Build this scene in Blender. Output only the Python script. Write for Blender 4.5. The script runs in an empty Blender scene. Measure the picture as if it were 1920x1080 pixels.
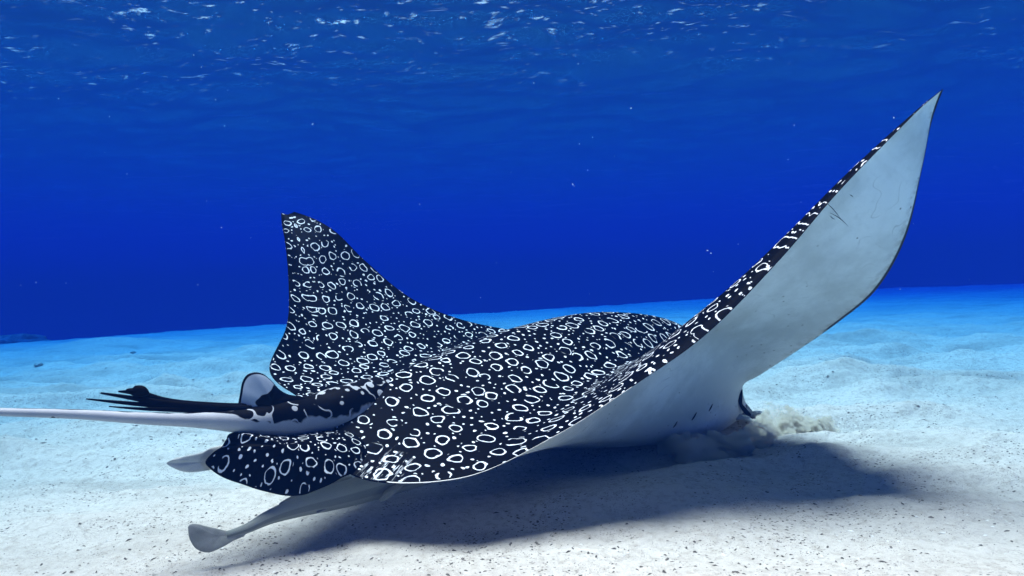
import bpy, bmesh, math, random
import numpy as np
from mathutils import Vector, Matrix

random.seed(7)
rng = np.random.default_rng(7)
scene = bpy.context.scene
COL = scene.collection

# ------------------------------------------------------------------ camera
FPX = 1251.0                      # focal length in pixels of a 1920 wide frame
CAM = np.array([0.0, 0.0, 0.45])
ROLL = 0.040
RGT = np.array([math.cos(ROLL), 0.0, -math.sin(ROLL)])
UPV = np.array([math.sin(ROLL), 0.0, math.cos(ROLL)])
FWD = np.array([0.0, 1.0, 0.0])
cam_data = bpy.data.cameras.new("camera")
cam = bpy.data.objects.new("camera", cam_data)
COL.objects.link(cam)
cam_data.sensor_width = 36.0
cam_data.lens = 36.0 * FPX / 1920.0
cam_data.clip_start = 0.02
cam_data.clip_end = 500.0
m = Matrix.Identity(4)
for i in range(3):
    m[i][0], m[i][1], m[i][2], m[i][3] = RGT[i], UPV[i], -FWD[i], CAM[i]
cam.matrix_world = m
scene.camera = cam

# ------------------------------------------------------------------ world, sun, exposure
SUN_EL, SUN_AZ = math.radians(79.0), math.radians(-70.0)    # azimuth from +Y towards +X
world = bpy.data.worlds.new("World")
scene.world = world
world.use_nodes = True
wn = world.node_tree
sky = wn.nodes.new("ShaderNodeTexSky")
sky.sky_type = 'NISHITA'
sky.sun_disc = False
sky.sun_elevation = SUN_EL
sky.sun_rotation = SUN_AZ
sky.air_density = 0.065
sky.ozone_density = 0.0
sky.dust_density = 0.0
bg = wn.nodes["Background"]
wn.links.new(sky.outputs[0], bg.inputs[0])
bg.inputs[1].default_value = 0.05
sun_data = bpy.data.lights.new("sun", 'SUN')
sun_data.energy = 5.0
sun_data.angle = math.radians(34.0)       # light spread by the rippled water surface
sun_data.color = (1.0, 0.335, 0.21)
sun = bpy.data.objects.new("sun", sun_data)
COL.objects.link(sun)
sdir = Vector((math.sin(SUN_AZ) * math.cos(SUN_EL), math.cos(SUN_AZ) * math.cos(SUN_EL), math.sin(SUN_EL)))
sun.rotation_euler = sdir.to_track_quat('Z', 'Y').to_euler()
sun.location = sdir * 20
vs = scene.view_settings
vs.view_transform = 'Standard'
vs.look = 'None'
vs.exposure = 3.5
vs.gamma = 1.0
vs.use_curve_mapping = False
scene.cycles.use_denoising = True
scene.cycles.max_bounces = 10
scene.cycles.diffuse_bounces = 4
scene.cycles.volume_bounces = 4
scene.cycles.transparent_max_bounces = 12
scene.cycles.sample_clamp_indirect = 6.0

# ------------------------------------------------------------------ helpers
def P(u, v, d):
    return CAM + RGT * ((u - 960.0) / FPX * d) + UPV * (-(v - 540.0) / FPX * d) + FWD * d

def Ps(pts):
    return np.array([P(*p) for p in pts])

def spline(params, pts, q):
    """Cubic Hermite through pts (n,k) at params (n,) sampled at q."""
    params = np.asarray(params, float)
    pts = np.asarray(pts, float)
    q = np.asarray(q, float)
    n = len(params)
    h = np.diff(params)
    d = np.diff(pts, axis=0) / h[:, None]
    t = np.zeros_like(pts)
    if n > 2:
        w = (h[:-1] / (h[:-1] + h[1:]))[:, None]
        t[1:-1] = d[:-1] * (1 - w) + d[1:] * w
        t[0] = 1.5 * d[0] - 0.5 * t[1]
        t[-1] = 1.5 * d[-1] - 0.5 * t[-2]
    else:
        t[:] = d[0]
    i = np.clip(np.searchsorted(params, q, side='right') - 1, 0, n - 2)
    s = ((q - params[i]) / h[i])[:, None]
    hh = h[i][:, None]
    s2, s3 = s * s, s * s * s
    return ((2 * s3 - 3 * s2 + 1) * pts[i] + (s3 - 2 * s2 + s) * hh * t[i]
            + (-2 * s3 + 3 * s2) * pts[i + 1] + (s3 - s2) * hh * t[i + 1])

def _hash(ix, iy, seed):
    h = (ix.astype(np.int64) * 374761393 + iy.astype(np.int64) * 668265263 + seed * 1442695041) & 0xFFFFFFFF
    h = ((h ^ (h >> 13)) * 1274126177) & 0xFFFFFFFF
    h = (h ^ (h >> 16)) & 0xFFFFFFFF
    return h

def noise2(x, y, seed=0):
    """Gradient noise, about -0.7..0.7."""
    ix, iy = np.floor(x), np.floor(y)
    fx, fy = x - ix, y - iy
    ux, uy = fx * fx * fx * (fx * (fx * 6 - 15) + 10), fy * fy * fy * (fy * (fy * 6 - 15) + 10)
    def g(dx, dy):
        a = _hash(ix + dx, iy + dy, seed) / 4294967296.0 * 2 * np.pi
        return np.cos(a) * (fx - dx) + np.sin(a) * (fy - dy)
    a, b, c, d = g(0, 0), g(1, 0), g(0, 1), g(1, 1)
    return (a * (1 - ux) + b * ux) * (1 - uy) + (c * (1 - ux) + d * ux) * uy

def noise3(p, seed=0):
    """cheap 3-D lumpy noise made of three planes of 2-D noise"""
    return (noise2(p[:, 0] + 0.37 * p[:, 2], p[:, 1], seed) + noise2(p[:, 1] + 0.29 * p[:, 0], p[:, 2], seed + 1)
            + noise2(p[:, 2] + 0.41 * p[:, 1], p[:, 0], seed + 2)) / 1.7

def link(name, me, mats, parent=None, smooth=True):
    o = bpy.data.objects.new(name, me)
    COL.objects.link(o)
    for mt in (mats if isinstance(mats, (list, tuple)) else [mats]):
        me.materials.append(mt)
    if smooth:
        me.polygons.foreach_set("use_smooth", [True] * len(me.polygons))
    if parent is not None:
        o.parent = parent
        o.matrix_parent_inverse = parent.matrix_world.inverted()
    return o

def empty(name, loc):
    o = bpy.data.objects.new(name, None)
    o.empty_display_size = 0.1
    COL.objects.link(o)
    o.location = loc
    bpy.context.view_layer.update()
    return o

def tag(o, label, cat, group=None, kind=None):
    if label: o["label"] = label
    if cat: o["category"] = cat
    if group: o["group"] = group
    if kind: o["kind"] = kind
    return o

def mesh_from(name, verts, faces, uv=None, rim=None, matidx=None, weld=None):
    """one mesh; uv and rim are per vertex"""
    bm = bmesh.new()
    uvl = bm.loops.layers.uv.new("rest") if uv is not None else None
    rl = bm.verts.layers.float.new("rim") if rim is not None else None
    vv = []
    for i, p in enumerate(verts):
        b = bm.verts.new(p)
        if rl is not None: b[rl] = float(rim[i])
        vv.append(b)
    bm.verts.index_update()
    for k, f in enumerate(faces):
        if len(set(f)) < 3: continue
        try:
            fc = bm.faces.new([vv[i] for i in f])
        except ValueError:
            continue
        if uvl is not None:
            for lp, i in zip(fc.loops, f):
                lp[uvl].uv = (float(uv[i][0]), float(uv[i][1]))
        if matidx is not None: fc.material_index = matidx[k]
    if weld: bmesh.ops.remove_doubles(bm, verts=bm.verts, dist=weld)
    bmesh.ops.recalc_face_normals(bm, faces=bm.faces)
    me = bpy.data.meshes.new(name)
    bm.to_mesh(me)
    bm.free()
    return me

def tube(name, mats, parent, ctrl, ry, rz, n_len=60, n_ang=24, up=(0, 0, 1), power=1.0):
    """loft of ellipses along 3-D control points; ry across, rz along up; uv = (length, angle 0..1)"""
    ctrl = np.asarray(ctrl)
    par = np.concatenate([[0], np.cumsum(np.linalg.norm(np.diff(ctrl, axis=0), axis=1))])
    q = np.linspace(0, par[-1], n_len)
    C = spline(par, ctrl, q)
    RY = np.maximum(spline(par, np.array(ry)[:, None], q)[:, 0], 1e-4)
    RZ = np.maximum(spline(par, np.array(rz)[:, None], q)[:, 0], 1e-4)
    T = np.gradient(C, axis=0)
    T /= np.linalg.norm(T, axis=1)[:, None]
    upv = np.array(up, float)
    verts, uv, faces = [], [], []
    for i in range(n_len):
        side = np.cross(T[i], upv); side /= np.linalg.norm(side)
        u2 = np.cross(side, T[i])
        for k in range(n_ang + 1):
            a = 2 * math.pi * k / n_ang
            verts.append(C[i] + side * math.cos(a) * RY[i] + u2 * math.sin(a) * RZ[i])
            uv.append((q[i], k / n_ang))
    w = n_ang + 1
    for i in range(n_len - 1):
        for k in range(n_ang):
            faces.append((i * w + k, i * w + k + 1, (i + 1) * w + k + 1, (i + 1) * w + k))
    for e, i in ((0, 0), (1, n_len - 1)):
        verts.append(C[i]); uv.append((q[i], 0.5))
        c = len(verts) - 1
        for k in range(n_ang):
            faces.append((c, i * w + k, i * w + k + 1))
    return link(name, mesh_from(name, verts, faces, uv, None, None, 1e-6), mats, parent)

def lobe(name, mats, parent, outline, thick, centre=None, rings=14, bulge=0.0, two_mats=False, smooth_n=6, face=None, uvs=1.0):
    """a thin closed fin: outline (3-D points) shrunk towards its centre in rings and given a lens-like
    thickness; uv = metric plane coordinates, rim = 1 at the edge"""
    O = np.asarray(outline)
    par = np.arange(len(O) + 1, dtype=float)
    ext = np.vstack([O[-2:], O, O[:3]])
    O = spline(np.arange(-2, len(outline) + 3, dtype=float), ext, np.linspace(0, len(outline), len(outline) * smooth_n, endpoint=False))
    c = O.mean(axis=0) if centre is None else np.asarray(centre)
    # plane
    U, S, Vt = np.linalg.svd(O - O.mean(axis=0))
    e1, e2, nn = Vt[0], Vt[1], Vt[2]
    ref = (CAM - c) if face is None else np.asarray(face, float)
    if nn.dot(ref) < 0: nn = -nn
    verts, uv, rim, faces, mi = [], [], [], [], []
    N = len(O)
    for side in (1, -1):
        base = len(verts)
        for r in range(rings + 1):
            f = 1 - (r / rings) ** 1.5
            f = max(f, 0.0)
            z = math.sqrt(max(0.0, 1 - f * f))
            for k in range(N):
                p = c + (O[k] - c) * f
                p = p + nn * (bulge * (1 - f * f) + side * thick * z)
                verts.append(p); uv.append((np.dot(p - c, e1) * uvs, np.dot(p - c, e2) * uvs)); rim.append(f)
        for r in range(rings):
            for k in range(N):
                k2 = (k + 1) % N
                faces.append((base + r * N + k, base + r * N + k2, base + (r + 1) * N + k2, base + (r + 1) * N + k))
                mi.append(0 if side == 1 or not two_mats else 1)
    return link(name, mesh_from(name, verts, faces, uv, rim, mi, 2e-5), mats, parent)

# ------------------------------------------------------------------ materials
class N:
    """tiny node-tree helper"""
    def __init__(self, name):
        self.m = bpy.data.materials.new(name)
        self.m.use_nodes = True
        self.t = self.m.node_tree
        self.t.nodes.clear()
        self.out = self.t.nodes.new("ShaderNodeOutputMaterial")
    def n(self, typ, **kw):
        x = self.t.nodes.new(typ)
        for k, v in kw.items(): setattr(x, k, v)
        return x
    def put(self, sock, v):
        if isinstance(v, bpy.types.NodeSocket): self.t.links.new(v, sock)
        elif v is not None: sock.default_value = v
    def math(self, op, a, b=None, c=None, clamp=False):
        x = self.n("ShaderNodeMath", operation=op, use_clamp=clamp)
        for i, v in enumerate((a, b, c)): self.put(x.inputs[i], v)
        return x.outputs[0]
    def vmath(self, op, a, b=None, scale=None):
        x = self.n("ShaderNodeVectorMath", operation=op)
        self.put(x.inputs[0], a)
        if b is not None: self.put(x.inputs[1], b)
        if scale is not None: self.put(x.inputs['Scale'], scale)
        return x.outputs[1] if op in ('LENGTH', 'DISTANCE', 'DOT_PRODUCT') else x.outputs[0]
    def smooth(self, v, lo, hi, a=0.0, b=1.0):
        x = self.n("ShaderNodeMapRange", interpolation_type='SMOOTHSTEP')
        self.put(x.inputs[0], v); self.put(x.inputs[1], lo); self.put(x.inputs[2], hi)
        self.put(x.inputs[3], a); self.put(x.inputs[4], b)
        return x.outputs[0]
    def mix(self, f, a, b):
        x = self.n("ShaderNodeMix", data_type='RGBA')
        self.put(x.inputs[0], f)
        self.put(x.inputs[6], a if isinstance(a, bpy.types.NodeSocket) else (*a, 1) if len(a) == 3 else a)
        self.put(x.inputs[7], b if isinstance(b, bpy.types.NodeSocket) else (*b, 1) if len(b) == 3 else b)
        return x.outputs[2]
    def noise(self, vec, scale, detail=2.0, rough=0.5, color=False):
        x = self.n("ShaderNodeTexNoise")
        self.put(x.inputs['Vector'], vec); x.inputs['Scale'].default_value = scale
        x.inputs['Detail'].default_value = detail; x.inputs['Roughness'].default_value = rough
        return x.outputs[1] if color else x.outputs[0]
    def voro(self, vec, scale, rand=1.0, feature='F1', dims='3D'):
        x = self.n("ShaderNodeTexVoronoi", feature=feature, voronoi_dimensions=dims)
        self.put(x.inputs['Vector'], vec); x.inputs['Scale'].default_value = scale
        x.inputs['Randomness'].default_value = rand
        return x
    def uv(self, name="rest"):
        return self.n("ShaderNodeUVMap", uv_map=name).outputs[0]
    def obj(self):
        return self.n("ShaderNodeTexCoord").outputs['Object']
    def attr(self, name):
        return self.n("ShaderNodeAttribute", attribute_name=name).outputs['Fac']
    def princ(self, color, rough=0.5, spec=0.3, normal=None, **kw):
        b = self.n("ShaderNodeBsdfPrincipled")
        self.put(b.inputs['Base Color'], color if isinstance(color, bpy.types.NodeSocket) else (*color, 1))
        self.put(b.inputs['Roughness'], rough)
        self.put(b.inputs['Specular IOR Level'], spec)
        if normal is not None: self.put(b.inputs['Normal'], normal)
        for k, v in kw.items(): self.put(b.inputs[k], v)
        self.t.links.new(b.outputs[0], self.out.inputs[0])
        return b
    def bump(self, h, strength=0.3, dist=0.01):
        x = self.n("ShaderNodeBump")
        self.put(x.inputs['Height'], h); x.inputs['Strength'].default_value = strength
        x.inputs['Distance'].default_value = dist
        return x.outputs[0]

BLACK = (0.0006, 0.0006, 0.0008)
PALE = (0.80, 0.81, 0.84)

def spotted(name, scale=14.0, seed=0.0):
    k = N(name)
    uv = k.uv()
    p0 = k.vmath('ADD', uv, (3.0 + seed, 5.0 + seed * 1.7, 0.0))
    # wobble so that no ring is a clean circle
    w1 = k.vmath('SUBTRACT', k.noise(p0, 22.0, 1.0, color=True), (0.5, 0.5, 0.5))
    w2 = k.vmath('SUBTRACT', k.noise(p0, 75.0, 1.0, color=True), (0.5, 0.5, 0.5))
    p = k.vmath('ADD', p0, k.vmath('ADD', k.vmath('SCALE', w1, scale=0.024), k.vmath('SCALE', w2, scale=0.006)))
    v = k.voro(p, scale, 0.46, dims='2D')
    d = v.outputs['Distance']
    cs = k.n("ShaderNodeSeparateColor"); k.t.links.new(v.outputs['Color'], cs.inputs[0])
    r = k.math('MULTIPLY_ADD', cs.outputs[0], 0.09, 0.215)              # ring radius per cell
    thin = k.math('MULTIPLY_ADD', k.noise(p0, 30.0, 1.0), 0.078, -0.010)  # half width of the line
    off = k.math('ABSOLUTE', k.math('SUBTRACT', d, r))
    has = k.math('GREATER_THAN', cs.outputs[1], 0.10)
    gap = k.smooth(k.noise(p0, 17.0, 0.0), 0.30, 0.34)                  # a few open, C shaped rings
    ring = k.math('MULTIPLY', k.math('MULTIPLY', k.smooth(k.math('SUBTRACT', off, thin), -0.012, 0.012, 1.0, 0.0), has), gap)
    # small dots and dashes in the gaps between the rings
    v2 = k.voro(k.vmath('ADD', p, (0.31, 0.77, 0.0)), scale * 2.35, 0.9, dims='2D')
    cs2 = k.n("ShaderNodeSeparateColor"); k.t.links.new(v2.outputs['Color'], cs2.inputs[0])
    r2 = k.math('MULTIPLY_ADD', cs2.outputs[0], 0.11, 0.065)
    dot = k.smooth(k.math('SUBTRACT', v2.outputs['Distance'], r2), -0.03, 0.03, 1.0, 0.0)
    clear = k.smooth(k.math('SUBTRACT', d, k.math('MULTIPLY', r, has)), 0.13, 0.17)
    dot = k.math('MULTIPLY', dot, clear)
    mask = k.math('MAXIMUM', ring, dot)
    # glints off wrinkled skin painted as pale streaks, low on the rear disc
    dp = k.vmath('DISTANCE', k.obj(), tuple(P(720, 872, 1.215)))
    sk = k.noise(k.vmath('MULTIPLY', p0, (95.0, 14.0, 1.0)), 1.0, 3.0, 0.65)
    glint = k.math('MULTIPLY', k.smooth(sk, 0.535, 0.60), k.smooth(k.math('ADD', dp, k.math('MULTIPLY', k.noise(p0, 30.0, 2.0), 0.06)), 0.05, 0.09, 0.8, 0.0))
    mask = k.math('MAXIMUM', mask, glint)
    rim = k.attr("rim")
    mask = k.math('MULTIPLY', mask, k.smooth(rim, 0.965, 0.985, 1.0, 0.0))
    tint = k.mix(k.noise(p0, 9.0, 2.0), (0.50, 0.54, 0.62), PALE)
    col = k.mix(mask, BLACK, tint)
    col = k.mix(k.smooth(rim, 1.05, 1.12), col, (0.62, 0.60, 0.58))
    b = k.bump(k.noise(p0, 260.0, 2.0), 0.12, 0.002)
    k.princ(col, 0.55, 0.015, b)
    return k.m

def underside(name):
    k = N(name)
    p = k.obj()
    big = k.noise(p, 4.5, 5.0, 0.65)
    fine = k.noise(p, 45.0, 4.0, 0.65)
    col = k.mix(k.smooth(big, 0.38, 0.66), (0.66, 0.65, 0.61), (0.90, 0.885, 0.85))
    col = k.mix(k.smooth(fine, 0.52, 0.8, 0.0, 0.35), col, (0.58, 0.57, 0.53))
    # pale cloudy streaks along the fin rays
    st = k.noise(k.vmath('MULTIPLY', k.uv(), (26.0, 3.2, 1.0)), 1.0, 4.0, 0.6)
    col = k.mix(k.smooth(st, 0.55, 0.75, 0.0, 0.30), col, (0.66, 0.645, 0.60))
    # brown freckles and a few scratches
    v = k.voro(p, 40.0, 1.0)
    spk = k.math('MULTIPLY', k.smooth(v.outputs['Distance'], 0.07, 0.12, 1.0, 0.0), k.smooth(k.noise(p, 7.0, 2.0), 0.50, 0.58))
    col = k.mix(k.math('MULTIPLY', spk, 0.8), col, (0.14, 0.11, 0.08))
    sc = k.noise(k.vmath('ADD', p, k.vmath('SCALE', k.noise(p, 6.0, 2.0, color=True), scale=0.05)), 13.0, 1.0, 0.4)
    scr = k.math('MULTIPLY', k.smooth(k.math('ABSOLUTE', k.math('SUBTRACT', sc, 0.5)), 0.003, 0.008, 1.0, 0.0), k.smooth(k.noise(p, 9.0, 1.0), 0.60, 0.66))
    col = k.mix(k.math('MULTIPLY', scr, 0.25), col, (0.18, 0.15, 0.12))
    rim = k.attr("rim")
    col = k.mix(k.math('MULTIPLY', k.smooth(rim, 0.86, 0.985), k.smooth(fine, 0.42, 0.6, 0.0, 0.55)), col, (0.40, 0.34, 0.27))
    k.princ(k.mix(k.smooth(rim, 0.964, 0.980), col, (0.012, 0.012, 0.015)), 0.5, 0.14, k.bump(k.math('ADD', fine, st), 0.2, 0.004))
    return k.m

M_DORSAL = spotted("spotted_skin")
M_BELLY = underside("pale_belly_skin")

def tail_mat():
    k = N("tail_skin")
    uv = k.uv()
    s = k.n("ShaderNodeSeparateXYZ"); k.t.links.new(uv, s.inputs[0])
    L, A = s.outputs[0], s.outputs[1]
    p = k.obj()
    # angle 0.25 is the top: the back of the tail is black near its root and a thin line further out
    top = k.math('ABSOLUTE', k.math('SUBTRACT', A, 0.25))
    wob = k.math('MULTIPLY', k.math('SUBTRACT', k.noise(p, 28.0, 2.0), 0.5), 0.16)
    width = k.smooth(L, 0.40, 0.50, 0.255, 0.045)
    blk = k.smooth(k.math('SUBTRACT', k.math('ADD', top, wob), width), -0.012, 0.012, 1.0, 0.0)
    v = k.voro(p, 30.0, 0.9)
    spot = k.math('MULTIPLY', k.smooth(k.math('SUBTRACT', v.outputs['Distance'], 0.27), -0.02, 0.02, 1.0, 0.0),
                  k.smooth(L, 0.42, 0.46, 1.0, 0.0))
    blk = k.math('MULTIPLY', blk, k.math('SUBTRACT', 1.0, spot))
    rd = k.math('ABSOLUTE', k.math('SUBTRACT', k.noise(p, 24.0, 1.0), 0.5))
    scrib = k.math('MULTIPLY', k.smooth(rd, 0.022, 0.030, 1.0, 0.0), k.smooth(k.noise(p, 36.0, 1.0), 0.44, 0.48))
    scrib = k.math('MULTIPLY', scrib, k.smooth(L, 0.42, 0.46, 1.0, 0.0))
    blk = k.math('MULTIPLY', blk, k.math('SUBTRACT', 1.0, scrib))
    v3 = k.voro(p, 42.0, 1.0)
    fleck = k.math('MULTIPLY', k.smooth(v3.outputs['Distance'], 0.10, 0.14, 1.0, 0.0), k.smooth(k.noise(p, 15.0, 1.0), 0.5, 0.55))
    blk = k.math('MAXIMUM', blk, k.math('MULTIPLY', fleck, 0.8))
    pale = k.mix(k.noise(p, 20.0, 3.0), (0.30, 0.32, 0.36), (0.42, 0.43, 0.46))
    k.princ(k.mix(blk, pale, BLACK), 0.55, 0.05, k.bump(k.noise(p, 180.0, 2.0), 0.1, 0.002))
    return k.m
M_TAIL = tail_mat()

def fin_mat():
    k = N("dorsal_fin_skin")
    uv = k.uv()
    rim = k.attr("rim")
    n = k.noise(k.vmath('ADD', uv, (1.7, 0.4, 0.0)), 26.0, 1.0)
    s = k.n("ShaderNodeSeparateXYZ"); k.t.links.new(k.obj(), s.inputs[0])
    c1 = tuple(P(535, 764, 1.25)); c2 = tuple(P(494, 746, 1.22))
    d1 = k.math('ADD', k.vmath('DISTANCE', k.obj(), c1), k.math('MULTIPLY', n, 0.055))
    blk = k.smooth(d1, 0.076, 0.078, 1.0, 0.0)
    blk = k.math('MULTIPLY', blk, k.smooth(k.vmath('DISTANCE', k.obj(), c2), 0.0045, 0.006))
    low = k.smooth(k.vmath('DISTANCE', k.obj(), tuple(P(462, 780, 1.2))), 0.018, 0.020, 1.0, 0.0)
    blk = k.math('MAXIMUM', blk, low)
    edge = k.smooth(rim, 0.93, 0.955)
    k.princ(k.mix(k.math('MAXIMUM', blk, edge), (0.36, 0.42, 0.50), BLACK), 0.5, 0.05)
    return k.m
M_FIN = fin_mat()

def plain(name, c1, c2, scale=30.0, rough=0.6, spec=0.1, bump=0.15, **kw):
    k = N(name)
    p = k.obj()
    n = k.noise(p, scale, 4.0, 0.6)
    k.princ(k.mix(k.smooth(n, 0.3, 0.7), c1, c2), rough, spec, k.bump(n, bump, 0.004), **kw)
    return k.m
M_SPINE = plain("dark_spine", (0.0012, 0.0012, 0.0015), (0.003, 0.003, 0.003), 60.0, 0.7, 0.02)
M_CLASPER = plain("grey_clasper_skin", (0.36, 0.38, 0.37), (0.46, 0.47, 0.45), 30.0, 0.55)
M_SLIT = plain("gill_slit_dark", (0.01, 0.012, 0.014), (0.02, 0.022, 0.024))
M_SNOUT = plain("snout_skin", (0.012, 0.016, 0.022), (0.26, 0.28, 0.30), 30.0, 0.4, 0.2)

def remora_mat():
    k = N("remora_skin")
    uv = k.uv()
    s = k.n("ShaderNodeSeparateXYZ"); k.t.links.new(uv, s.inputs[0])
    A = s.outputs[1]
    p = k.obj()
    st = k.smooth(k.math('ABSOLUTE', k.math('SUBTRACT', k.math('PINGPONG', k.math('SUBTRACT', A, 0.25), 0.5), 0.27)), 0.035, 0.06, 1.0, 0.0)
    c = k.mix(k.noise(p, 14.0, 3.0), (0.18, 0.20, 0.18), (0.28, 0.29, 0.26))
    k.princ(k.mix(k.math('MULTIPLY', st, 0.6), c, (0.10, 0.115, 0.11)), 0.55, 0.1)
    return k.m
M_REMORA = remora_mat()
M_REMORA_FIN = plain("remora_fin_skin", (0.20, 0.21, 0.19), (0.32, 0.32, 0.29), 26.0, 0.5, 0.1)

def sand_mat():
    k = N("sand")
    p = k.obj()
    a = k.noise(p, 1.3, 4.0, 0.6)
    b = k.noise(p, 55.0, 5.0, 0.7)
    c = k.noise(p, 320.0, 3.0, 0.7)
    col = k.mix(k.smooth(a, 0.3, 0.7), (0.56, 0.505, 0.45), (0.66, 0.60, 0.54))
    col = k.mix(k.smooth(b, 0.42, 0.72, 0.0, 0.75), col, (0.40, 0.345, 0.29))
    tr = k.noise(k.vmath('MULTIPLY', p, (1.1, 3.2, 1.0)), 1.0, 5.0, 0.62)
    col = k.mix(k.smooth(tr, 0.48, 0.66, 0.0, 0.6), col, (0.38, 0.34, 0.295))
    # dark shell grit
    v = k.voro(k.vmath('MULTIPLY', p, (1.0, 1.5, 1.0)), 85.0, 1.0)
    grit = k.math('MULTIPLY', k.smooth(v.outputs['Distance'], 0.16, 0.27, 1.0, 0.0), k.smooth(k.noise(p, 6.0, 4.0), 0.46, 0.60))
    v2 = k.voro(p, 210.0, 1.0)
    grit2 = k.math('MULTIPLY', k.smooth(v2.outputs['Distance'], 0.16, 0.26, 1.0, 0.0), k.smooth(k.noise(p, 11.0, 3.0), 0.44, 0.60, 0.0, 0.85))
    col = k.mix(k.math('MAXIMUM', grit, grit2), col, (0.11, 0.095, 0.08))
    h = k.math('ADD', k.math('MULTIPLY', b, 0.7), k.math('MULTIPLY', c, 0.35))
    k.princ(col, 0.95, 0.05, k.bump(h, 0.9, 0.016))
    return k.m
M_SAND = sand_mat()
M_GRIT = plain("dark_grit", (0.05, 0.045, 0.04), (0.16, 0.14, 0.12), 90.0, 0.9)
M_SHELL = plain("pale_shell_grit", (0.55, 0.52, 0.48), (0.75, 0.72, 0.68), 90.0, 0.8)
M_STONE = plain("pale_stone", (0.34, 0.31, 0.27), (0.5, 0.46, 0.41), 30.0, 0.95, 0.03, 0.5)
M_ROCK = plain("reef_rock", (0.09, 0.085, 0.075), (0.30, 0.28, 0.25), 9.0, 0.95, 0.05, 0.6)
M_SNOW = plain("drifting_speck", (0.75, 0.78, 0.8), (0.9, 0.9, 0.9), 9.0)

# ------------------------------------------------------------------ sea floor
def floor_z(x, y):
    r = np.hypot(x, y)
    near = np.clip((r - 0.4) / 0.8, 0, 1)
    # current ripples: long crests running roughly across the view, broken by noise
    wx = x + 0.35 * noise2(x * 0.9, y * 0.9, 3)
    wy = y + 0.30 * noise2(x * 1.1 + 7, y * 1.1, 4)
    z = 0.042 * noise2(wx * 1.1, wy * 2.6, 11)
    z += 0.034 * noise2(wx * 2.3 + 3, wy * 5.2, 12)
    z += 0.013 * noise2(x * 6.0, y * 11.0, 13)
    z += 0.0052 * noise2(x * 17.0, y * 27.0, 14) * (0.4 + 1.2 * np.clip(0.5 + noise2(x * 2.1, y * 2.7, 18), 0, 1))
    z += 0.0040 * noise2(x * 42.0, y * 55.0, 15) * (0.3 + 1.4 * np.clip(0.5 + noise2(x * 3.1, y * 3.7, 19), 0, 1))
    z *= (0.35 + 1.9 * np.clip((r - 0.9) / 2.2, 0, 1)) * (1 - 0.75 * np.clip((r - 5.0) / 4.0, 0, 1))
    # keep it low where the belly rests
    z -= 0.012 * np.exp(-(((x - 0.35) / 0.5) ** 2 + ((y - 1.85) / 0.35) ** 2))
    # broad swell, and the drop-off that ends the visible bottom, nearer on the left
    z += 0.05 * noise2(x * 0.22, y * 0.30, 21) * np.clip((r - 2.5) / 4, 0, 1)
    edge = 11.5 + 0.62 * np.clip(x, -10, 10) + 0.6 * noise2(x * 0.35, y * 0.2, 22)
    drop = np.clip(y - edge, 0, None)
    z -= 0.007 * drop ** 2 / (1 + 0.02 * drop)
    z += 0.09 * np.exp(-(((x + 4.1) / 0.75) ** 2 + ((y - 6.9) / 0.45) ** 2))
    z += 0.05 * np.exp(-(((x + 2.4) / 0.9) ** 2 + ((y - 5.3) / 0.2) ** 2))
    return z

def build_floor():
    na = 520
    # rows of growing distance; wide fan in front, coarse ring behind
    ang = np.concatenate([np.linspace(-180, -50, 40, endpoint=False), np.linspace(-50, 50, na), np.linspace(50, 180, 41)[1:]])
    ang = np.radians(ang)
    rad = np.concatenate([[0.02, 0.2, 0.4], np.geomspace(0.6, 9.0, 440), np.geomspace(9.3, 75, 60)])
    A, R = np.meshgrid(ang, rad)
    X, Y = R * np.sin(A), R * np.cos(A)
    Z = floor_z(X, Y)
    nr, nc = A.shape
    co = np.stack([X, Y, Z], -1).reshape(-1, 3)
    i, j = np.meshgrid(np.arange(nr - 1), np.arange(nc - 1), indexing='ij')
    a = (i * nc + j).ravel()
    f = np.stack([a, a + nc, a + nc + 1, a + 1], 1)
    me = bpy.data.meshes.new("sea_floor")
    me.vertices.add(len(co)); me.vertices.foreach_set("co", co.ravel())
    me.loops.add(f.size); me.loops.foreach_set("vertex_index", f.ravel()[::1])
    me.polygons.add(len(f)); me.polygons.foreach_set("loop_start", np.arange(0, f.size, 4)); me.polygons.foreach_set("loop_total", np.full(len(f), 4))
    me.update(calc_edges=True)
    me.validate()
    me.flip_normals() if me.polygons[len(f) // 2].normal.z < 0 else None
    o = link("sea_floor", me, M_SAND)
    o["kind"] = "structure"
    return o
build_floor()

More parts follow.
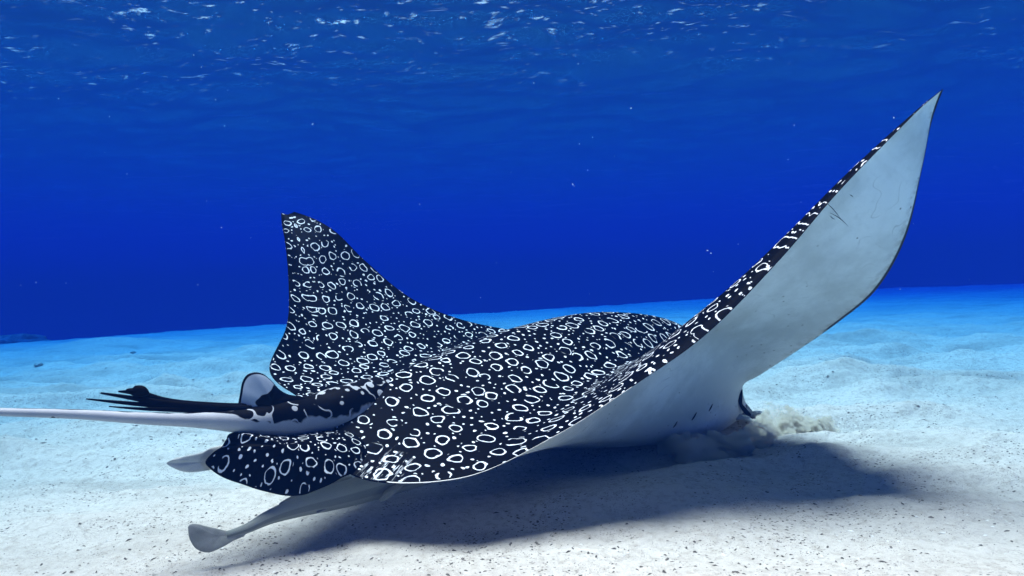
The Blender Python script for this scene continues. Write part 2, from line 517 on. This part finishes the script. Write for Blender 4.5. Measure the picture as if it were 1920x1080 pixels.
# ------------------------------------------------------------------ water surface
SURF = 2.4
def surf_mat():
    k = N("water_surface")
    tr = k.n("ShaderNodeBsdfTransparent")
    tr.inputs[0].default_value = (1, 1, 1, 1)
    gl = k.n("ShaderNodeBsdfGlass")
    gl.inputs['IOR'].default_value = 1.33
    gl.inputs['Roughness'].default_value = 0.05
    mx = k.n("ShaderNodeMixShader"); mx.inputs[0].default_value = 0.09
    k.t.links.new(tr.outputs[0], mx.inputs[1]); k.t.links.new(gl.outputs[0], mx.inputs[2])
    # pale translucent flecks painted in for the sparkle of light on the waves
    p = k.obj()
    q = k.vmath('ADD', p, k.vmath('SCALE', k.vmath('SUBTRACT', k.noise(p, 1.2, 2.0, color=True), (0.5, 0.5, 0.5)), scale=0.5))
    f1 = k.noise(k.vmath('MULTIPLY', q, (0.8, 1.4, 1.0)), 10.0, 3.0, 0.6)
    patch = k.noise(p, 0.45, 2.0, 0.5)
    sparkle = k.math('MULTIPLY', k.smooth(f1, 0.59, 0.77, 0.0, 0.5), k.smooth(patch, 0.34, 0.60))
    sx = k.n("ShaderNodeSeparateXYZ"); k.t.links.new(p, sx.inputs[0])
    sparkle = k.math('MULTIPLY', sparkle, k.smooth(sx.outputs[1], 4.2, 7.2, 1.0, 0.0))
    tl = k.n("ShaderNodeBsdfTranslucent"); tl.inputs[0].default_value = (0.85, 0.87, 0.88, 1)
    mx2 = k.n("ShaderNodeMixShader")
    k.t.links.new(sparkle, mx2.inputs[0])
    k.t.links.new(mx.outputs[0], mx2.inputs[1]); k.t.links.new(tl.outputs[0], mx2.inputs[2])
    k.t.links.new(mx2.outputs[0], k.out.inputs[0])
    return k.m

def build_surface():
    n = 420
    xs = np.linspace(-26, 26, n)
    ys = np.concatenate([np.linspace(-26, 3, 60, endpoint=False), np.linspace(3, 20, 300), np.linspace(20.3, 60, 60)])
    X, Y = np.meshgrid(xs, ys)
    Z = SURF + 0.12 * noise2(X * 0.7, Y * 1.0, 31) + 0.07 * noise2(X * 2.1, Y * 2.9, 32) + 0.035 * noise2(X * 5.0, Y * 6.4, 33)
    nr, nc = X.shape
    co = np.stack([X, Y, Z], -1).reshape(-1, 3)
    i, j = np.meshgrid(np.arange(nr - 1), np.arange(nc - 1), indexing='ij')
    a = (i * nc + j).ravel()
    f = np.stack([a, a + 1, a + nc + 1, a + nc], 1)
    me = bpy.data.meshes.new("water_surface")
    me.from_pydata([tuple(c) for c in co], [], [tuple(x) for x in f])
    me.update()
    o = link("water_surface", me, surf_mat())
    o["kind"] = "structure"
build_surface()

# ------------------------------------------------------------------ the water itself: one even volume
def build_water():
    bm = bmesh.new()
    bmesh.ops.create_cube(bm, size=1.0)
    bmesh.ops.scale(bm, vec=(300, 300, 1), verts=bm.verts)
    for v in bm.verts:
        v.co.z = SURF + 0.45 if v.co.z > 0 else -16.0
    me = bpy.data.meshes.new("haze"); bm.to_mesh(me); bm.free()
    k = N("sea_water")
    pv = k.n("ShaderNodeVolumePrincipled")
    pv.inputs['Color'].default_value = (0.002, 0.0105, 0.043, 1)
    pv.inputs['Density'].default_value = 0.50
    pv.inputs['Absorption Color'].default_value = (0.0, 0.38, 0.825, 1)
    pv.inputs['Anisotropy'].default_value = -0.3
    k.t.links.new(pv.outputs[0], k.out.inputs['Volume'])
    o = link("haze", me, k.m, smooth=False)
    o["kind"] = "stuff"
build_water()

# ------------------------------------------------------------------ the eagle ray
TT = [0, .2, .4, .6, .8, 1]
# each station runs from the leading edge to the trailing edge: (u, v, depth); the first is the far wing tip
ST = [
 [(552,397,2.13),(548,399,2.13),(543,401,2.13),(538,402,2.12),(532,401,2.12),(527,399,2.12)],
 [(581,407,2.13),(570,411,2.12),(558,414,2.11),(548,417,2.10),(537,419,2.09),(528,417,2.08)],
 [(619,427,2.12),(603,435,2.10),(586,443,2.08),(568,450,2.06),(550,454,2.04),(534,452,2.02)],
 [(687,491,2.11),(661,503,2.07),(632,515,2.03),(601,526,1.98),(570,534,1.94),(541,535,1.90)],
 [(776,562,2.09),(736,574,2.03),(690,588,1.96),(640,602,1.88),(588,613,1.81),(536,615,1.73)],
 [(865,599,2.08),(812,612,2.00),(748,629,1.91),(680,650,1.81),(600,676,1.70),(505,690,1.58)],
 [(1010,628,2.14),(930,628,2.06),(845,648,1.93),(765,675,1.79),(672,712,1.62),(555,742,1.46)],
 [(1220,668,2.24),(1110,645,2.14),(965,622,1.98),(850,659,1.79),(735,708,1.59),(590,748,1.41)],
 [(1395,762,2.12),(1295,622,2.05),(1160,586,1.93),(985,616,1.72),(800,688,1.52),(625,768,1.36)],
 [(1402,768,2.06),(1298,645,1.97),(1178,622,1.80),(1015,672,1.58),(815,770,1.37),(648,884,1.22)],
 [(1393,724,1.98),(1300,678,1.86),(1210,668,1.70),(1090,725,1.49),(965,815,1.27),(860,898,1.17)],
 [(1425,703,1.92),(1352,640,1.75),(1262,634,1.58),(1178,690,1.42),(1105,755,1.29),(1040,818,1.20)],
 [(1485,664,1.82),(1410,598,1.66),(1325,588,1.50),(1265,622,1.38),(1222,672,1.29),(1183,727,1.23)],
 [(1572,604,1.67),(1500,545,1.55),(1425,513,1.43),(1378,530,1.34),(1352,573,1.28),(1330,622,1.25)],
 [(1643,543,1.55),(1580,485,1.47),(1512,437,1.39),(1474,440,1.33),(1463,464,1.29),(1458,492,1.27)],
 [(1698,445,1.45),(1658,400,1.40),(1612,353,1.35),(1584,332,1.32),(1577,342,1.295),(1574,358,1.28)],
 [(1731,307,1.36),(1722,275,1.34),(1710,242,1.32),(1698,227,1.30),(1692,231,1.285),(1689,240,1.275)],
 [(1750,218,1.315),(1748,206,1.31),(1745,195,1.305),(1741,189,1.295),(1738,190,1.285),(1736,194,1.28)],
 [(1769,166,1.28),(1769,166,1.28),(1769,166,1.28),(1768.5,166.5,1.28),(1768,167,1.28),(1768,168,1.28)],
]
# belly side where the body is thick (station index -> ctrl); elsewhere a thin wing
VT = {
 7: [(1220,668,2.24),(1130,760,2.18),(1000,770,2.05),(880,770,1.86),(760,770,1.64),(590,752,1.42)],
 8: [(1395,762,2.12),(1310,822,2.03),(1160,835,1.92),(990,838,1.73),(810,820,1.52),(625,775,1.36)],
 9: [(1402,768,2.06),(1330,808,1.93),(1210,830,1.80),(1060,836,1.62),(850,858,1.38),(648,884,1.22)],
 10:[(1393,724,1.98),(1338,765,1.87),(1245,785,1.72),(1125,810,1.52),(990,850,1.29),(860,898,1.17)],
}
NSS, NTT = 330, 110
D = np.array([[P(*p) for p in row] for row in ST])
ns = len(ST)
sp = np.concatenate([[0], np.cumsum(np.linalg.norm(np.diff(D, axis=0), axis=2).mean(axis=1))])
# normals of the control net -> ventral control net
du = np.gradient(D, sp, axis=0); dv = np.gradient(D, np.array(TT), axis=1)
nrm = np.cross(du, dv); ln = np.linalg.norm(nrm, axis=2, keepdims=True); nrm = nrm / np.maximum(ln, 1e-9)
ref = P(1160, 586, 1.93) - P(1160, 835, 1.92)
if np.dot(nrm[8, 2], ref) < 0: nrm = -nrm
air = np.array([0.0, 0.85, 1.0, 0.75, 0.42, 0.0])
V = D.copy()
for i in range(ns):
    if i in VT:
        V[i] = Ps(VT[i])
    else:
        th = 0.030 if i in (6, 11) else (0.020 if i in (5, 12) else 0.013)
        if i < 2 or i > ns - 3: th = 0.005
        V[i] = D[i] - nrm[i] * (th * air)[:, None]
V[0] = D[0] - nrm[1] * 0.002; V[0][0] = D[0][0]; V[0][-1] = D[0][-1]
V[-1] = D[-1]
V[:, 0] = D[:, 0]; V[:, -1] = D[:, -1]

def dense(Cn):
    q_s = np.linspace(0, sp[-1], NSS)
    q_t = (1 - np.cos(np.linspace(0, 1, NTT) * np.pi)) / 2 * 0.6 + np.linspace(0, 1, NTT) * 0.4
    g = spline(sp, Cn.reshape(ns, -1), q_s).reshape(NSS, len(TT), 3)
    out = spline(np.array(TT), g.transpose(1, 0, 2).reshape(len(TT), -1), q_t).reshape(NTT, NSS, 3)
    return out.transpose(1, 0, 2), q_s, q_t
GD, q_s, q_t = dense(D)
GV, _, _ = dense(V)
# rest coordinates from arc lengths, so that the spots keep one size over the whole skin
du = np.linalg.norm(np.diff(GD, axis=0), axis=2); U = np.vstack([np.zeros((1, NTT)), np.cumsum(du, axis=0)])
mid = int(np.argmin(abs(q_s - sp[8]))); U = U - U[mid]
dv = np.linalg.norm(np.diff(GD, axis=1), axis=2); W = np.hstack([np.zeros((NSS, 1)), np.cumsum(dv, axis=1)])
W = W - W[:, NTT // 2][:, None]
def relax(G, U, W, iters=1500):
    """flatten the skin: a coarse net of springs whose rest lengths are the true 3-D lengths"""
    links = [((slice(0, -1), slice(None)), (slice(1, None), slice(None))), ((slice(None), slice(0, -1)), (slice(None), slice(1, None))),
             ((slice(0, -1), slice(0, -1)), (slice(1, None), slice(1, None))), ((slice(1, None), slice(0, -1)), (slice(0, -1), slice(1, None)))]
    fs0 = np.interp(q_s, [sp[0], sp[3], sp[6], sp[8], sp[10], sp[14], sp[-1]], [1.5, 1.45, 1.4, 1.32, 1.34, 1.55, 1.6])
    full = np.stack([U, W], -1)
    def up(ar, si, ti):
        r = np.stack([np.interp(np.arange(NTT), ti, ar[i]) for i in range(len(si))])
        return np.stack([np.interp(np.arange(NSS), si, r[:, j]) for j in range(NTT)], 1)
    for ms, mt, iters in ((16, 6, 4000), (34, 12, 3000), (67, 23, 2000)):
        si = np.unique(np.linspace(0, NSS - 1, ms).astype(int)); ti = np.unique(np.linspace(0, NTT - 1, mt).astype(int))
        g = G[np.ix_(si, ti)]; x = full[np.ix_(si, ti)].copy()
        fs = np.repeat(fs0[si][:, None], len(ti), 1)
        L = [np.linalg.norm(g[a] - g[b], axis=-1) * 0.5 * (fs[a] + fs[b]) for a, b in links]
        for _ in range(iters):
            f = np.zeros_like(x)
            for (a, b), l in zip(links, L):
                d = x[b] - x[a]; n = np.linalg.norm(d, axis=-1); k = ((n - l) / np.maximum(n, 1e-6))[..., None] * d
                f[a] += k; f[b] -= k
            x += 0.11 * f
        full = np.stack([up(x[..., 0], si, ti), up(x[..., 1], si, ti)], -1)
    return full[..., 0], full[..., 1]
RU, RW = relax(GD, U, W)
verts, uv, rim, faces, mi = [], [], [], [], []
sidx = np.linspace(0, 1, NSS)
for side, G in ((0, GD), (1, GV)):
    base = len(verts)
    for i in range(NSS):
        chord = W[i, -1] - W[i, 0]
        for j in range(NTT):
            verts.append(G[i, j])
            uv.append((RU[i, j] * 0.92, RW[i, j] * 1.18))
            dist = min(W[i, j] - W[i, 0], W[i, -1] - W[i, j])
            r = 1.0 - dist / 0.35          # rim is 1 at the edge, falls off over 35 cm
            if side == 0: r = 1.0 - dist / 0.20
            elif q_s[i] < sp[13] and not (sp[8] < q_s[i] < 0.7 * sp[9] + 0.3 * sp[10]): r = min(r, 0.9 + 0.1 * max(0.0, (q_s[i] - sp[12]) / (sp[13] - sp[12])))
            elif W[i, -1] - W[i, j] < dist + 1e-9: r = min(r, 0.9)
            if side == 0 and q_s[i] > 0.6 * sp[9] + 0.4 * sp[10] and q_s[i] < sp[12] and j >= NTT - 2: r = 1.2
            rim.append(r)
    for i in range(NSS - 1):
        for j in range(NTT - 1):
            a = base + i * NTT + j
            faces.append((a, a + 1, a + NTT + 1, a + NTT)); mi.append(side)

ray = empty("eagle_ray", P(1160, 835, 1.92))
tag(ray, "black eagle ray with white ring spots, wings raised, digging its snout into the sand", "ray")
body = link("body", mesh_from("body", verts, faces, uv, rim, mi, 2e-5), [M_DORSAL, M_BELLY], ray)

# tail: swollen root inside the rear of the body, long whip leaving the frame
tc = [(770,728,1.53),(700,748,1.46),(640,765,1.375),(580,779,1.31),(520,785,1.25),(450,790,1.185),(375,788,1.125),(275,784.5,1.08),(150,777,1.05),(0,772.5,1.02),(-220,765,0.99),(-420,757,0.97)]
rz = [26, 40, 42, 37, 36, 22, 14.5, 11.5, 9.2, 7.6, 5.0, 2.0]
tr = [r / FPX * c[2] for r, c in zip(rz, tc)]
tail = tube("tail", M_TAIL, ray, Ps(tc), [r * 1.05 for r in tr], tr, 150, 40)

# pelvic fin (near side), dorsal fin, clasper
pel = [(435,812,1.17),(424,824,1.165),(415,838,1.16),(401,847,1.15),(389,859,1.145),(385,868,1.14),(392,877,1.14),(407,889,1.14),(427,899,1.14),(454,908,1.14),(480,917,1.14),(507,924,1.145),(531,929,1.15),(552,930,1.155),(573,927,1.16),(596,918,1.17),(620,908,1.18),(641,896,1.2),(668,882,1.222),(695,845,1.275),(668,812,1.325),(620,806,1.345),(555,812,1.30),(490,813,1.24)]
lobe("pelvic_fin", [M_DORSAL, M_BELLY], ray, Ps(pel), 0.010, centre=P(530, 855, 1.17), bulge=0.012, two_mats=True, rings=18, uvs=2.25)
dfn = [(446,772,1.20),(447,755,1.20),(450,738,1.20),(454,717,1.205),(463,703,1.21),(478,698,1.215),(493,701,1.225),(504,709,1.23),(512,717,1.235),(524,730,1.25),(540,739,1.265),(565,744,1.285),(600,752,1.32),(600,775,1.32),(560,785,1.285),(500,785,1.23)]
lobe("dorsal_fin", M_FIN, ray, Ps(dfn), 0.008, centre=P(505, 752, 1.225), smooth_n=5)
cl = [(312,869,1.13),(322,862,1.13),(338,857,1.135),(358,853,1.14),(378,848,1.15),(400,838,1.17),(440,835,1.2),(440,865,1.2),(405,878,1.17),(385,883,1.15),(360,885.5,1.14),(342,884,1.135),(326,878,1.13)]
lobe("clasper", M_CLASPER, ray, Ps(cl), 0.007, centre=P(372, 866, 1.15))

# venomous tail spines, lying on the tail behind the dorsal fin
def spine(pts, rad):
    P3 = Ps(pts)
    return tube("tail_spine", M_SPINE, ray, P3, [r / FPX * 1.1 * 0.6 for r in rad], [r / FPX * 1.1 for r in rad], 40, 12)
spine([(470,766,1.21),(405,763,1.17),(300,751,1.12),(262,738,1.105),(222,734,1.10)], [11,9,8,6,1.5])
spine([(470,768,1.20),(400,765,1.16),(300,755,1.11),(240,745,1.095),(189,737,1.09)], [9,8,6,4,1.8])
spine([(470,769,1.20),(400,768,1.16),(300,761,1.11),(230,755,1.09),(162,748,1.08)], [8,7,5,3.4,1.2])
spine([(470,769,1.20),(400,769,1.16),(310,768,1.11),(255,766,1.09),(204,762,1.08)], [7,6,4,2.6,1.0])
lobe("spine_sheath", M_SPINE, ray, Ps([(237,733,1.10),(238,729,1.10),(249,727,1.10),(254,723,1.10),(263,722.5,1.10),(271,725,1.10),(277,731,1.10),(279,738,1.10),(268,744,1.10),(250,742,1.10)]), 0.008, smooth_n=4, rings=8)

# gill slits: thin dark lens-shaped openings lying on the belly
dg = bpy.context.evaluated_depsgraph_get()
bpy.context.view_layer.update()
bvh_me = body.data
from mathutils.bvhtree import BVHTree
bv = BVHTree.FromPolygons([body.matrix_world @ v.co for v in bvh_me.vertices], [tuple(p.vertices) for p in bvh_me.polygons])
def on_body(u, v, lift=0.0):
    d = Vector(P(u, v, 1.0) - CAM).normalized()
    hit = bv.ray_cast(Vector(CAM), d)
    return np.array(hit[0] - d * lift) if hit[0] else P(u, v, 1.9)
for a, b in (((1262, 802), (1270, 790)), ((1297, 788), (1306, 773)), ((1329, 771), (1336, 757))):
    n = 7
    out, rr = [], []
    for i in range(n):
        t = i / (n - 1)
        out.append(on_body(a[0] + (b[0] - a[0]) * t, a[1] + (b[1] - a[1]) * t, 0.0))
        rr.append(0.0028 * math.sin(math.pi * (0.12 + 0.76 * t)))
    tube("gill_slit", M_SLIT, ray, np.array(out), rr, rr, 14, 8)

for seg in (((1549, 380), (1562, 392), (1577, 411)), ((1556, 399), (1574, 409), (1590, 424)), ((1593, 365), (1597, 367), (1600, 370)), ((1556, 404), (1561, 409), (1566, 411))):
    pts = spline([0, 1, 2], np.array(seg, float), np.linspace(0, 2, 7))
    q = np.array([on_body(a_, b_) for a_, b_ in pts])
    tube("scar", M_SLIT, ray, q, [0.0002, 0.0005, 0.0007, 0.0008, 0.0006, 0.0004, 0.0002], [0.0002, 0.0005, 0.0007, 0.0008, 0.0006, 0.0004, 0.0002], 14, 6)

# snout: flattened shovel with an upper and a lower lip, half buried in the plume
lobe("snout", M_SNOUT, ray, Ps([(1385,745,2.06),(1393,752,2.06),(1398,764,2.06),(1408,772,2.06),(1420,770,2.05),(1430,772,2.05),(1438,780,2.04),(1428,786,2.04),(1412,785,2.04),(1398,786,2.05),(1384,776,2.05)]), 0.016, smooth_n=5)
lobe("lower_lip", M_CLASPER, ray, Ps([(1378,772,2.03),(1390,777,2.02),(1402,780,2.015),(1411,787,2.01),(1408,792,2.01),(1394,788,2.02),(1378,786,2.03)]), 0.010, smooth_n=5)

lobe("cheek_fold", M_SPINE, ray, Ps([(1392,729,1.985),(1389,741,1.99),(1391,756,2.0),(1398,769,2.01),(1409,778,2.015),(1401,779,2.01),(1391,769,2.0),(1385,755,1.99),(1385,741,1.985)]), 0.004, centre=P(1390,756,1.995), smooth_n=4, rings=6)

# ------------------------------------------------------------------ remora under the ray
rem = empty("remora", P(700, 925, 1.30))
tag(rem, "grey remora swimming in the shade under the spotted ray, tail fin towards camera", "fish")
rc = [(425,1003,1.120),(460,992,1.135),(500,972,1.155),(560,950,1.19),(620,934,1.235),(690,914,1.29),(770,890,1.36),(860,862,1.44),(940,842,1.52),(985,830,1.58)]
rzz = [7, 9, 13, 19, 23, 26, 27, 26, 19, 6]
rr = [r / FPX * c[2] for r, c in zip(rzz, rc)]
tube("body", M_REMORA, rem, Ps(rc), [r * 0.9 for r in rr], rr, 90, 28)
lobe("tail_fin", M_REMORA_FIN, rem, Ps([(455,991,1.13),(438,997,1.125),(420,994,1.12),(402,990,1.115),(384,986,1.11),(366,982,1.105),(354,985,1.10),(353,998,1.10),(357,1014,1.10),(369,1030,1.10),(391,1036,1.105),(415,1027,1.11),(438,1014,1.12),(460,1003,1.13)]), 0.004, centre=P(412, 1005, 1.117), smooth_n=5)
lobe("anal_fin", M_REMORA_FIN, rem, Ps([(560,958,1.19),(590,957,1.20),(597,962,1.195),(620,953,1.22),(660,944,1.25),(700,934,1.28),(680,922,1.29),(620,940,1.24)]), 0.003, smooth_n=4)
lobe("pectoral_fin", M_REMORA_FIN, rem, Ps([(760,905,1.30),(735,930,1.27),(716,940,1.26),(712,934,1.26),(728,915,1.29)]), 0.003, smooth_n=4)
lobe("dorsal_fin", M_REMORA_FIN, rem, Ps([(540,950,1.18),(524,948,1.17),(533,937,1.18),(600,905,1.25),(660,893,1.30),(640,918,1.27),(590,936,1.22)]), 0.003, smooth_n=4)

# ------------------------------------------------------------------ sand plume round the snout
def build_plume():
    bm = bmesh.new()
    blobs = [(1275,838,1.80,22),(1310,842,1.80,26),(1345,840,1.83,28),(1385,838,1.88,26),(1425,825,1.93,28),(1455,808,1.99,32),(1480,805,2.0,32),
             (1510,812,2.02,26),(1540,812,2.02,22),(1556,818,2.02,14),(1405,800,2.14,24),(1445,782,2.14,20),(1300,850,1.74,20),(1375,845,1.82,26),(1360,855,1.80,18),(1420,835,1.88,22),(1330,858,1.77,15),(1465,790,2.02,22),(1470,825,1.95,20)]
    r2 = random.Random(5)
    for (u, v, d, r) in blobs:
        c = P(u, v, d); R = r / FPX * d * 1.5
        for k in range(9):
            o = Vector((r2.gauss(0, 1), r2.gauss(0, 1), r2.gauss(0, 1))).normalized() * R * r2.uniform(0.3, 0.8) if k else Vector((0, 0, 0))
            o.z *= 0.8
            s = R * (0.75 if k == 0 else r2.uniform(0.25, 0.5))
            bmesh.ops.create_icosphere(bm, subdivisions=2, radius=s, matrix=Matrix.Translation(Vector(c) + o))
    me = bpy.data.meshes.new("plume_tmp"); bm.to_mesh(me); bm.free()
    o = bpy.data.objects.new("plume_tmp", me); COL.objects.link(o)
    md = o.modifiers.new("r", 'REMESH'); md.mode = 'VOXEL'; md.voxel_size = 0.0055
    ev = o.evaluated_get(bpy.context.evaluated_depsgraph_get())
    me2 = bpy.data.meshes.new_from_object(ev)
    bpy.data.objects.remove(o)
    nv = len(me2.vertices)
    co = np.empty(nv * 3); me2.vertices.foreach_get("co", co); co = co.reshape(-1, 3)
    no = np.empty(nv * 3); me2.vertices.foreach_get("normal", no); no = no.reshape(-1, 3)
    h = 0.018 * noise3(co * 24, 41) + 0.022 * np.abs(noise3(co * 50, 44)) + 0.010 * noise3(co * 110, 47)
    co = co + no * h[:, None]
    me2.vertices.foreach_set("co", co.ravel()); me2.update()
    me2.name = "sand_plume"
    k = N("suspended_sand")
    p = k.obj()
    n1 = k.math('ADD', k.math('MULTIPLY', k.noise(p, 15.0, 2.0, 0.5), 0.45), k.math('MULTIPLY', k.noise(p, 48.0, 5.0, 0.7), 0.55))
    pv = k.n("ShaderNodeVolumePrincipled")
    pv.inputs['Color'].default_value = (0.86, 0.79, 0.68, 1)
    k.t.links.new(k.math('MULTIPLY_ADD', k.smooth(n1, 0.455, 0.54), 260.0, 2.0), pv.inputs['Density'])
    k.t.links.new(pv.outputs[0], k.out.inputs['Volume'])
    me2.materials.clear()
    o = link("sand_plume", me2, k.m)
    tag(o, "cloud of pale stirred up sand billowing round the snout of the ray", "sand cloud", kind="stuff")
build_plume()

# ------------------------------------------------------------------ grit, rocks, drifting specks
def chips(name, mats, n, rmin, rmax, smin, smax, seed, kind_label, power=1.0):
    g = np.random.default_rng(seed)
    verts, faces, mi = [], [], []
    cnt = 0
    while cnt < n:
        a = g.uniform(-0.72, 0.72); r = math.exp(g.uniform(math.log(rmin), math.log(rmax)))
        x, y = r * math.sin(a), r * math.cos(a)
        if noise2(np.array([x * 2.2]), np.array([y * 3.1]), 77)[0] + g.uniform(-0.35, 0.35) < -0.02: continue
        z = float(floor_z(np.array([x]), np.array([y]))[0])
        s = smin * (smax / smin) ** (g.random() ** 2.2)
        b = len(verts)
        yaw = g.uniform(0, 6.28); el = g.uniform(0.9, 2.6)
        ca, sa = math.cos(yaw), math.sin(yaw)
        pts = [(1, 0, 0), (0.2, 0.7, .1), (-0.9, 0.3, 0), (-0.5, -0.6, 0), (0.5, -0.6, .1), (0.0, 0.05, 0.75)]
        for px, py, pz in pts:
            px = (px + g.uniform(-.25, .25)) * s * el; py = (py + g.uniform(-.25, .25)) * s
            verts.append((x + px * ca - py * sa, y + px * sa + py * ca, z + (pz + g.uniform(-.1, .2)) * s - 0.1 * s))
        for k in range(5):
            faces.append((b + k, b + (k + 1) % 5, b + 5))
            mi.append(int(g.random() > 2))
        if g.random() < 0.22:
            for k in range(5): mi[-1 - k] = 1
        cnt += 1
    me = bpy.data.meshes.new(name)
    me.from_pydata(verts, [], faces); me.update()
    o = link(name, me, mats, smooth=False)
    me.polygons.foreach_set("material_index", mi)
    tag(o, kind_label, "grit", kind="stuff")
chips("shell_grit", [M_GRIT, M_SHELL], 9000, 0.9, 9.0, 0.0009, 0.0036, 3, "dark and pale shell grit scattered over the white sand")
chips("coral_rubble", [M_GRIT, M_SHELL], 1500, 2.2, 12.0, 0.0025, 0.006, 9, "coarser bits of dark coral rubble strewn over the far sand")

def rock(u, v, d, w, h, dep, label, seed, cat="rock", sink=0.3):
    bm = bmesh.new(); bmesh.ops.create_icosphere(bm, subdivisions=4, radius=1.0)
    me = bpy.data.meshes.new("reef_rock"); bm.to_mesh(me); bm.free()
    co = np.array([v_.co[:] for v_ in me.vertices])
    co = co * (1 + 0.35 * noise3(co * 1.6, seed) + 0.16 * noise3(co * 4.5, seed + 5))[:, None]
    co *= np.array([w, dep, h])
    me.vertices.foreach_set("co", co.ravel()); me.update()
    o = link("reef_rock", me, M_ROCK if cat == 'coral' or 'dark' in label else M_STONE)
    p = P(u, v, d)
    o.location = (p[0], p[1], float(floor_z(p[0:1], p[1:2])[0]) + h * (1 - 2 * sink) * 0.5)
    tag(o, label, cat)
rock(72, 686, 4.9, 0.028, 0.018, 0.025, "small pale stone on the sand at the left edge behind the tail", 51)
rock(250, 659, 6.2, 0.028, 0.010, 0.02, "small dark flat stone lying beside the low sand mound", 55)
rock(30, 650, 11.5, 0.45, 0.15, 0.5, "faint dark coral head fading into the blue at far left", 58, "coral")

def specks():
    g = np.random.default_rng(12)
    verts, faces = [], []
    pts = [(1183, 203), (1077, 349), (1074, 346), (1327, 470), (1333, 475), (415, 427), (787, 383), (586, 233), (238, 326), (1102, 319), (1676, 221), (563, 25)]
    pts = [(u, v, g.uniform(1.6, 3.0)) for u, v in pts] + [(g.uniform(0, 1920), g.uniform(100, 560), g.uniform(2.2, 5)) for _ in range(60)]
    for u, v, d in pts:
        c = P(u, v, d); r = g.uniform(0.0008, 0.0017); e = g.normal(size=3); e /= np.linalg.norm(e)
        b = len(verts)
        for q in ((1, 0, 0), (-1, 0, 0), (0, 1, 0), (0, -1, 0), (0, 0, 1), (0, 0, -1)):
            q = np.array(q, float); verts.append(c + q * r + e * np.dot(q, e) * r * g.uniform(0.2, 1.6))
        for f in ((0, 2, 4), (2, 1, 4), (1, 3, 4), (3, 0, 4), (2, 0, 5), (1, 2, 5), (3, 1, 5), (0, 3, 5)): faces.append(tuple(b + i for i in f))
    me = bpy.data.meshes.new("drifting_specks"); me.from_pydata(verts, [], faces); me.update()
    tag(link("drifting_specks", me, M_SNOW), "tiny white specks drifting in the blue water", "specks", kind="stuff")
specks()
